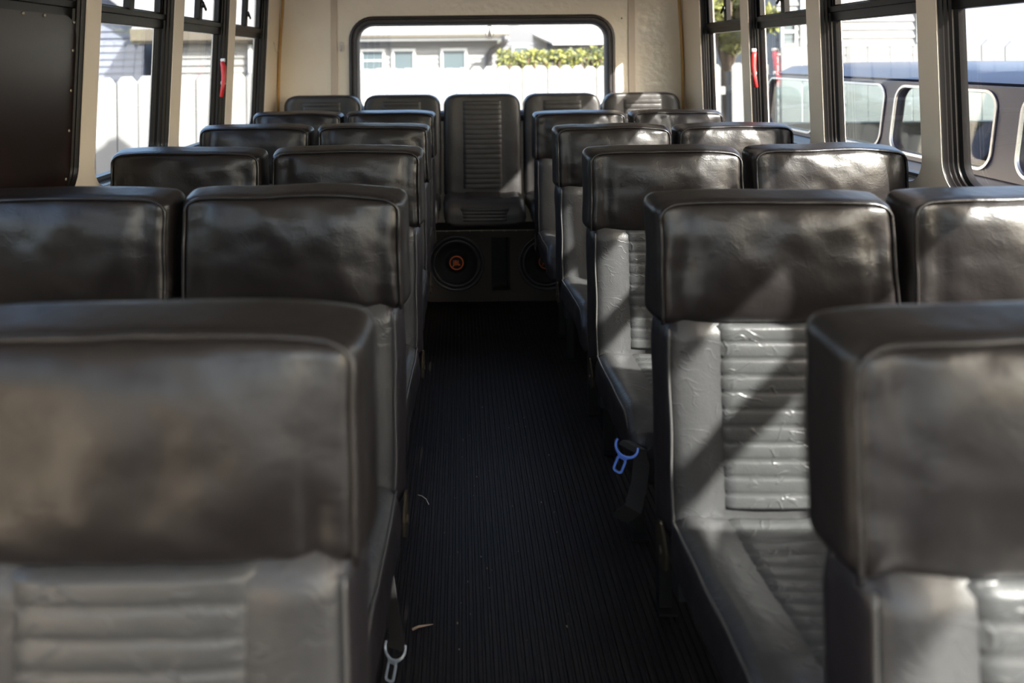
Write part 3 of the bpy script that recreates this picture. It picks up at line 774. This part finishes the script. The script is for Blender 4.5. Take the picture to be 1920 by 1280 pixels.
# ------------------------------------------------------------------ outside
G = -0.75
mb = MB().box(-60, 60, -40, 90, G-0.1, G); tag(mb.build('ground', 'ground'), kind='structure')
def fence(p0, p1, top, pw, lab, jit=0.0):
    p0, p1 = Vector((*p0, 0)), Vector((*p1, 0)); d = (p1-p0); L = d.length; d.normalize(); nrm = Vector((d.y, -d.x, 0))
    t = empty('picket_fence', (p0.x, p0.y, G)); tag(t, lab, 'fence', None)
    F = Matrix(((d.x, 0, -nrm.x, 0), (d.y, 0, -nrm.y, 0), (0, 1, 0, 0), (0, 0, 0, 1)))
    mb = MB(); x = 0; H = top-G
    while x < L-pw*0.5:
        h = H + random.uniform(-0.008, 0.008); w2 = pw-0.009; c = pw*0.24
        lean = random.uniform(-0.002, 0.002)
        mb.prism([(x, 0.03), (x+w2, 0.03), (x+w2+lean, h-c*1.1), (x+w2-c+lean, h), (x+c+lean, h), (x+lean, h-c*1.1)], 0.018, Matrix.Translation(nrm*random.uniform(0, 0.004)) @ F)
        x += pw
    mb.build('picket_panel', 'fence', t)
    mb = MB()
    for zz in (0.35, H-0.35): mb.prism([(0, zz), (L, zz), (L, zz+0.09), (0, zz+0.09)], 0.04, Matrix.Translation(nrm*-0.018) @ F)
    mb.build('rail', 'fence', t)
    k = 0
    while k <= L:
        MB().prism([(k, 0), (k+0.09, 0), (k+0.09, H-0.1), (k, H-0.1)], 0.09, Matrix.Translation(nrm*-0.058) @ F).build('post', 'fence', t); k += 2.4
    return t
fence((-3.6, 3.75), (-1.0, 7.60), CH-0.10, 0.165, 'white picket fence seen through the left side windows')
fence((-0.98, 7.62), (3.02, 8.95), CH-0.085, 0.143, 'long bright white picket fence seen through the back window')
fence((3.10, 9.0), (3.5, 9.05), CH-0.075, 0.150, 'short white fence piece seen in the farthest right window')
fence((2.75, 6.75), (5.4, 6.15), CH+0.105, 0.170, 'white picket fence beyond the dark van at right')

def siding(mb, p0, p1, z0, z1, lap=0.12, out=0.030):
    p0, p1 = Vector((*p0, 0)), Vector((*p1, 0)); d = (p1-p0).normalized(); nrm = Vector((d.y, -d.x, 0)); z = z0
    while z < z1-1e-4:
        zt = min(z+lap, z1)
        a, b = p0+nrm*out, p1+nrm*out
        vs = [(a.x, a.y, z), (b.x, b.y, z), (p1.x, p1.y, zt), (p0.x, p0.y, zt), (p0.x, p0.y, z), (p1.x, p1.y, z)]
        mb.add(vs, [(0, 1, 2, 3), (4, 5, 1, 0), (3, 2, 5, 4), (0, 3, 4), (1, 5, 2)]); z = zt
def house_window(root, x, y, z, w_, h, panes=2, frame=0.05, glass='house_window_glass'):
    wd = empty('window', (x, y, z)); wd.parent = root
    wd.location = Vector((x, y, z)) - root.location
    mb = MB()
    mb.box(-w_/2-frame, w_/2+frame, -0.06, 0.02, -frame, 0).box(-w_/2-frame, w_/2+frame, -0.06, 0.02, h, h+frame)
    mb.box(-w_/2-frame, -w_/2, -0.06, 0.02, 0, h).box(w_/2, w_/2+frame, -0.06, 0.02, 0, h)
    if panes == 2: mb.box(-w_/2, w_/2, -0.05, 0.0, h*0.5-0.02, h*0.5+0.02)
    mb.build('window_frame', 'trimw', wd)
    MB().box(-w_/2, w_/2, -0.03, -0.02, 0, h).build('pane', 'house_glass', wd)

# left: low white house with shingle roof
h = empty('white_house', (-3.3, 11.5, G)); tag(h, 'white clapboard house with a grey shingle roof behind the left-hand fence', 'house'); o_ = h.location
mb = MB(); siding(mb, (-4.42, 11.5), (-1.9, 11.5), G, CH+0.26, 0.105)
mb.box(-4.42, -1.9, 11.52, 15, G, CH+0.26)
def rel(mb, o): mb.v = [(x-o.x, y-o.y, z-o.z) for x, y, z in mb.v]; return mb
rel(mb, o_).build('siding', 'siding', h)
mb = MB().add([(-4.7, 11.28, CH+0.46), (-1.7, 11.28, CH+0.46), (-1.7, 13.6, CH+2.0), (-4.7, 13.6, CH+2.0), (-4.7, 11.28, CH+0.40), (-1.7, 11.28, CH+0.40), (-1.7, 13.6, CH+1.94), (-4.7, 13.6, CH+1.94)],
    [(0,1,2,3),(4,7,6,5),(0,4,5,1),(1,5,6,2),(2,6,7,3),(3,7,4,0)])
rel(mb, o_).build('roof', 'shingle', h)
rel(MB().box(-4.7, -1.7, 11.26, 11.30, CH+0.30, CH+0.47).box(-4.7, -1.7, 11.30, 11.55, CH+0.26, CH+0.31), o_).build('fascia', 'tan', h)
rel(MB().tube([(-3.03, 11.42, G), (-3.03, 11.42, CH+0.24)], 0.035, 10), o_).build('downpipe', 'trimw', h, smooth=True)
# left: gabled building, its shade put into the blue-grey siding colour
h = empty('shade_tinted_house', (-6.0, 11.9, G)); tag(h, 'gabled house behind the left fence beside the white house, shade painted as blue-grey siding', 'house'); o_ = h.location
mb = MB(); siding(mb, (-8.0, 11.9), (-4.75, 11.9), G, CH+0.55, 0.105); mb.box(-8, -4.75, 11.92, 15, G, CH+0.55)
mb.prism([(-8.0, CH+0.55), (-4.75, CH+0.55), (-6.0, CH+1.6)], -0.1, Matrix.Translation((0, 11.9, 0)) @ Matrix.Rotation(R(90), 4, 'X'))
rel(mb, o_).build('siding', 'siding_b', h)
mb = MB()
for xa, za, xb, zb in ((-8.3, CH+0.40, -6.0, CH+1.68), (-6.0, CH+1.68, -4.72, CH+0.66)):
    vs = [(xa, 11.6, za), (xb, 11.6, zb), (xb, 15.2, zb), (xa, 15.2, za)]
    mb.add(vs + [(a, b, c-0.07) for a, b, c in vs], [(0,1,2,3),(4,7,6,5),(0,4,5,1),(1,5,6,2),(2,6,7,3),(3,7,4,0)])
rel(mb, o_).build('roof', 'shingle', h)
# behind: long white house
h = empty('long_house', (-1.0, 22, G)); tag(h, 'long low white house with three windows seen beyond the back fence', 'house'); o_ = h.location
mb = MB(); siding(mb, (-3.6, 22.0), (1.05, 22.0), G, CH+0.36, 0.14); mb.box(-3.6, 1.05, 22.02, 26, G, CH+0.36)
rel(mb, o_).build('siding', 'siding', h)
for (xc, w_) in ((-2.42, 0.55), (-1.56, 0.52), (-0.16, 0.60)): house_window(h, xc, 21.98, CH-0.28, w_, 0.50, 2 if xc < -2 else 1, 0.07)
rel(MB().box(-4.0, 1.35, 21.60, 21.66, CH+0.50, CH+0.62).box(-4.0, 1.35, 21.66, 22.02, CH+0.50, CH+0.54), o_).build('fascia', 'trimw', h)
rel(MB().box(-3.6, 1.05, 21.94, 22.0, CH+0.36, CH+0.50), o_).build('frieze', 'siding_g', h)
rel(MB().box(-4.0, 1.35, 21.50, 21.60, CH+0.60, CH+0.68), o_).build('gutter', 'tan', h)
vs = [(-4.0, 21.55, CH+0.64), (1.35, 21.55, CH+0.64), (1.35, 24.5, CH+2.0), (-4.0, 24.5, CH+2.0)]
rel(MB().add(vs + [(a, b, c-0.06) for a, b, c in vs], [(0,1,2,3),(4,7,6,5),(0,4,5,1),(1,5,6,2),(2,6,7,3),(3,7,4,0)]), o_).build('roof', 'shingle_l', h)
sp = rel(MB().tube([(1.22, 21.2, CH+0.62), (1.22, 21.2, CH+0.45), (1.16, 21.5, CH+0.36), (0.90, 21.9, CH+0.22), (0.82, 21.92, CH+0.10), (0.82, 21.92, G)], 0.09, 10), o_).build('downspout', 'spout', h, smooth=True)
# behind right: grey gabled house
h = empty('grey_house', (3.0, 26, G)); tag(h, 'grey house with a pale sloping roof seen at right of the back window', 'house'); o_ = h.location
mb = MB(); siding(mb, (1.4, 26.0), (3.1, 26.0), G, CH+0.50, 0.14); mb.box(1.4, 3.1, 26.02, 30, G, CH+0.5)
mb.prism([(1.4, CH+0.5), (3.1, CH+0.5), (1.4, CH+1.35)], -0.1, Matrix.Translation((0, 26.0, 0)) @ Matrix.Rotation(R(90), 4, 'X'))
rel(mb, o_).build('gable', 'siding_g', h)
vs = [(1.75, 26.6, CH+1.15), (2.95, 25.5, CH+0.52), (6.6, 25.5, CH+0.52), (6.0, 29.0, CH+1.45)]
rel(MB().add(vs + [(a, b, c-0.07) for a, b, c in vs], [(0,1,3),(1,2,3),(4,7,5),(5,7,6),(0,4,5,1),(1,5,6,2),(2,6,7,3),(3,7,4,0)]), o_).build('roof', 'shingle_l', h)
rel(MB().box(3.0, 6.6, 25.44, 25.5, CH+0.42, CH+0.52), o_).build('fascia', 'trimw', h)
rel(MB().box(3.1, 6.2, 26.4, 29, G, CH+0.45), o_).build('wall', 'siding', h)
house_window(h, 2.0, 25.95, CH-0.10, 0.45, 0.45, 1, 0.05)
for xc in (3.7, 4.9): house_window(h, xc, 26.38, CH-0.35, 0.6, 0.6, 1, 0.05)
# right house
h = empty('right_house', (5.3, 11.0, G)); tag(h, 'white clapboard house seen above the right-hand fence', 'house'); o_ = h.location
mb = MB(); siding(mb, (4.42, 11.0), (6.35, 11.0), G, CH+1.7, 0.115); mb.box(4.42, 6.35, 11.02, 15, G, CH+1.7)
rel(mb, o_).build('siding', 'siding', h)
rel(MB().box(6.35, 6.45, 10.95, 15, G, CH+1.7).box(4.74, 4.84, 10.95, 11.0, G, CH+1.7), o_).build('corner_board', 'trimw', h)
rel(MB().box(6.5, 8.6, 11.2, 15, G, CH+1.4), o_).build('wing', 'siding_b', h)
house_window(h, 4.56, 10.97, CH+0.12, 0.16, 0.42, 2, 0.03)
vs = [(4.1, 10.6, CH+1.65), (6.8, 10.6, CH+1.65), (6.8, 13.2, CH+2.9), (4.1, 13.2, CH+2.9)]
rel(MB().add(vs + [(a, b, c-0.07) for a, b, c in vs], [(0,1,2,3),(4,7,6,5),(0,4,5,1),(1,5,6,2),(2,6,7,3),(3,7,4,0)]), o_).build('roof', 'shingle', h)

# plants
def leaves(n, fn, size):
    mb = MB()
    for i in range(n):
        c = fn(); a = Vector((random.gauss(0, 1), random.gauss(0, 1), random.gauss(0, 1))).normalized(); b = a.orthogonal().normalized(); s = size*random.uniform(0.6, 1.4)
        mb.add([c-a*s, c+b*s*0.5, c+a*s, c-b*s*0.5], [(0, 1, 2, 3)])
    return mb
hd = empty('hedge', (1.3, 9.3, G)); tag(hd, 'leafy green and yellow hedge rising behind the back fence on the right', 'hedge')
def hfn():
    x = random.uniform(0.42, 3.0); top = CH+0.10+0.09*noise.noise(Vector((x*2.2, 0, 3)))+0.05*noise.noise(Vector((x*7, 0, 3)))
    y = 8.32+0.34*(x-0.42) + random.uniform(0.05, 0.5)
    return Vector((x-1.3, y-9.3+0.25, random.triangular(CH-0.7, top, top-0.02)-G))
leaves(4200, hfn, 0.030).build('foliage', 'leaf_y', hd)
leaves(3200, hfn, 0.030).build('dark_foliage', 'leaf_g', hd)
leaves(700, lambda: (lambda v: Vector((v.x, v.y, v.z-0.1)))(hfn()), 0.03).build('russet_leaves', 'leaf_r', hd)
mb = MB()
for i in range(9):
    x = 0.55+i*0.28; y = 8.6+0.34*(x-0.42)
    mb.tube([(x-1.3, y-9.3, 0), (x-1.3+0.03, y-9.3, 1.2), (x-1.3, y-9.3, 1.9)], [0.015, 0.01, 0.006], 6)
mb.build('stems', 'bark', hd)
def tree(loc, cz, rad, n, m1, m2, lab, sq=0.8):
    t = empty('tree', (*loc, G)); tag(t, lab, 'tree')
    MB().tube([(0, 0, 0), (0.05, 0, cz*0.4), (0, 0.05, cz*0.9), (0.05, 0, cz+rad*0.3)], [0.16, 0.12, 0.08, 0.03], 8).build('trunk', 'bark', t, smooth=True)
    mb = MB()
    for i in range(7):
        a = i*0.9; mb.tube([(0, 0, cz*0.7), (math.cos(a)*rad*0.4, math.sin(a)*rad*0.4, cz), (math.cos(a)*rad*0.8, math.sin(a)*rad*0.8, cz+rad*0.3)], [0.05, 0.03, 0.01], 6)
    mb.build('branches', 'bark', t, smooth=True)
    blobs = [(Vector((random.gauss(0, 0.45)*rad, random.gauss(0, 0.45)*rad, cz+random.gauss(0, 0.38)*rad*sq)), rad*random.uniform(0.25, 0.45)) for _ in range(26)]
    def fn():
        c, r = random.choice(blobs); v = Vector((random.gauss(0, 1), random.gauss(0, 1), random.gauss(0, 1))).normalized(); return c+v*r*random.uniform(0.5, 1)
    leaves(n, fn, 0.055).build('foliage', m1, t); leaves(n//2, fn, 0.055).build('second_foliage', m2, t)  # a second leaf colour mixed through the same crown
tree((3.36, 9.9), 2.45, 0.50, 9000, 'leaf_y', 'leaf_g', 'yellow-green leafy tree seen in the farthest right window')
tree((6.3, 19.0), 2.9, 2.2, 9000, 'leaf_g', 'leaf_y', 'dark green tree behind the yellow-green one at right')

# navy van parked alongside, right
van = empty('parked_van', (2.7, 2.9, G)); tag(van, 'dark navy van with rounded windows parked just outside the right-hand windows', 'van')
vz = lambda Z: CH+Z-G                # local height from camera-relative height
hwv, y0, y1 = 0.90, -2.2, 2.1
belt, gt, rf = vz(-0.42), vz(-0.125), vz(-0.055)
def vloop(z, ins, ya, yb, r=0.25, k=5): return [(x, y, z) for x, y in rrect(-hwv+ins, hwv-ins, ya, yb, r, k)]
mb = MB(); mb.loops([vloop(0.28, 0.03, y0, y1), vloop(0.45, 0.0, y0-0.03, y1+0.02), vloop(0.95, 0.0, y0-0.02, y1+0.02), vloop(belt-0.04, 0.02, y0+0.1, y1), vloop(belt, 0.05, y0+0.15, y1-0.03), vloop(belt, 0.14, y0+0.3, y1-0.12), vloop(0.6, 0.14, y0+0.3, y1-0.12)])
mb.v = mb.v; n = len(vloop(0, 0, 0, 1)); mb.f += [tuple(range(n)), tuple(range(6*n, 7*n))]
mb.build('body', 'van', van, auto=40)
mb = MB(); mb.loops([vloop(gt-0.01, 0.12, y0+1.0, y1-0.10), vloop(gt+0.02, 0.10, y0+0.95, y1-0.08), vloop(rf-0.01, 0.16, y0+1.1, y1-0.14), vloop(rf+0.012, 0.40, y0+1.4, y1-0.4)])
mb.f += [tuple(range(n)), tuple(range(3*n, 4*n))]
mb.build('roof', 'van', van, auto=40)
# glazed sides: pillars with rounded window openings
wins = [(-1.05, -0.30), (-0.16, 0.46), (0.56, 1.10), (1.20, 1.85)]
for s in (-1, 1):
    P = lambda u, v, d, s=s: Vector((s*(0.87-0.04*(v-belt)/(gt-belt)-d), u, v))
    mb = panel_with_holes('v', [(a, b, belt+0.02, gt-0.015) for a, b in wins], -1.25, 1.98, belt-0.01, gt+0.01, P, 0.035, 'van', None, 0.06)
    sd = mb.build('side_frame', 'van', van, auto=30)
    for a, b in wins:
        lp = rrect(a-0.01, b+0.01, belt+0.01, gt-0.005, 0.06); g = MB(); g.loops([[P(u, v, 0.015) for u, v in lp], [P(u, v, 0.019) for u, v in lp]]); m_ = len(lp)
        g.f += [tuple(range(m_)), tuple(range(m_, 2*m_))]; g.build('side_window', 'glass_van', sd)
        ring([(0, -0.004), (0.0, -0.008), (0.010, -0.008), (0.012, 0.004)], a-0.012, b+0.012, belt+0.008, gt-0.003, 0.07, P).build('chrome_trim', 'steel', sd, auto=40)
MB().add([(-0.78, y0+0.20, belt), (0.78, y0+0.20, belt), (0.72, y0+1.0, gt), (-0.72, y0+1.0, gt), (-0.78, y0+0.205, belt-0.006), (0.78, y0+0.205, belt-0.006), (0.72, y0+1.005, gt-0.006), (-0.72, y0+1.005, gt-0.006)],
         [(0,1,2,3),(4,7,6,5),(0,4,5,1),(1,5,6,2),(2,6,7,3),(3,7,4,0)]).build('windshield', 'glass_van', van)
MB().box(-0.74, 0.74, y1-0.125, y1-0.119, belt, gt).build('rear_window', 'glass_van', van)
for s in (-1, 1): MB().box(s*0.80-0.04, s*0.80+0.04, y1-0.15, y1-0.10, belt, gt+0.01).build('rear_pillar', 'van', van)
for sx in (-0.4, 0.4):
    for yy in (-0.75, 0.30, 1.20):
        MB().add(*rbox((sx, yy+0.2, 0.95), (0.24, 0.07, 0.40), 0.06, 3, (4, 2, 4))).add(*rbox((sx, yy-0.02, 0.55), (0.24, 0.22, 0.08), 0.05, 3, (4, 4, 2))).build('seat', 'van_in', van, smooth=True)
mb = MB(); c = Vector((-0.40, -1.18, 1.14))
mb.tube([c + Vector((0.18*math.cos(a), 0.06*math.sin(a)*-1, 0.17*math.sin(a))) for a in [2*math.pi*i/28 for i in range(28)]], 0.014, 8, True)
mb.tube([c+Vector((-0.17, 0, 0)), c, c+Vector((0.17, 0, 0))], 0.012, 8); mb.tube([c, c+Vector((0, -0.35, -0.12))], 0.025, 8)
mb.build('steering_wheel', 'van_in', van, smooth=True)
for sx in (-0.80, 0.80):
    for yy in (-1.35, 1.25):
        wl = MB().lathe([(0.20, -0.10), (0.31, -0.10), (0.335, -0.07), (0.335, 0.07), (0.31, 0.10), (0.20, 0.10), (0.0005, 0.06)], Matrix.Translation((sx, yy, 0.335)) @ Matrix.Rotation(R(90 if sx > 0 else -90), 4, 'Y'), 28, False).build('wheel', 'tyre', van, auto=40)
        MB().lathe([(0.205, 0.085), (0.19, 0.075), (0.05, 0.095), (0.0005, 0.095)], Matrix.Translation((sx, yy, 0.335)) @ Matrix.Rotation(R(90 if sx > 0 else -90), 4, 'Y'), 28, False).build('hubcap', 'steel', wl, smooth=True)
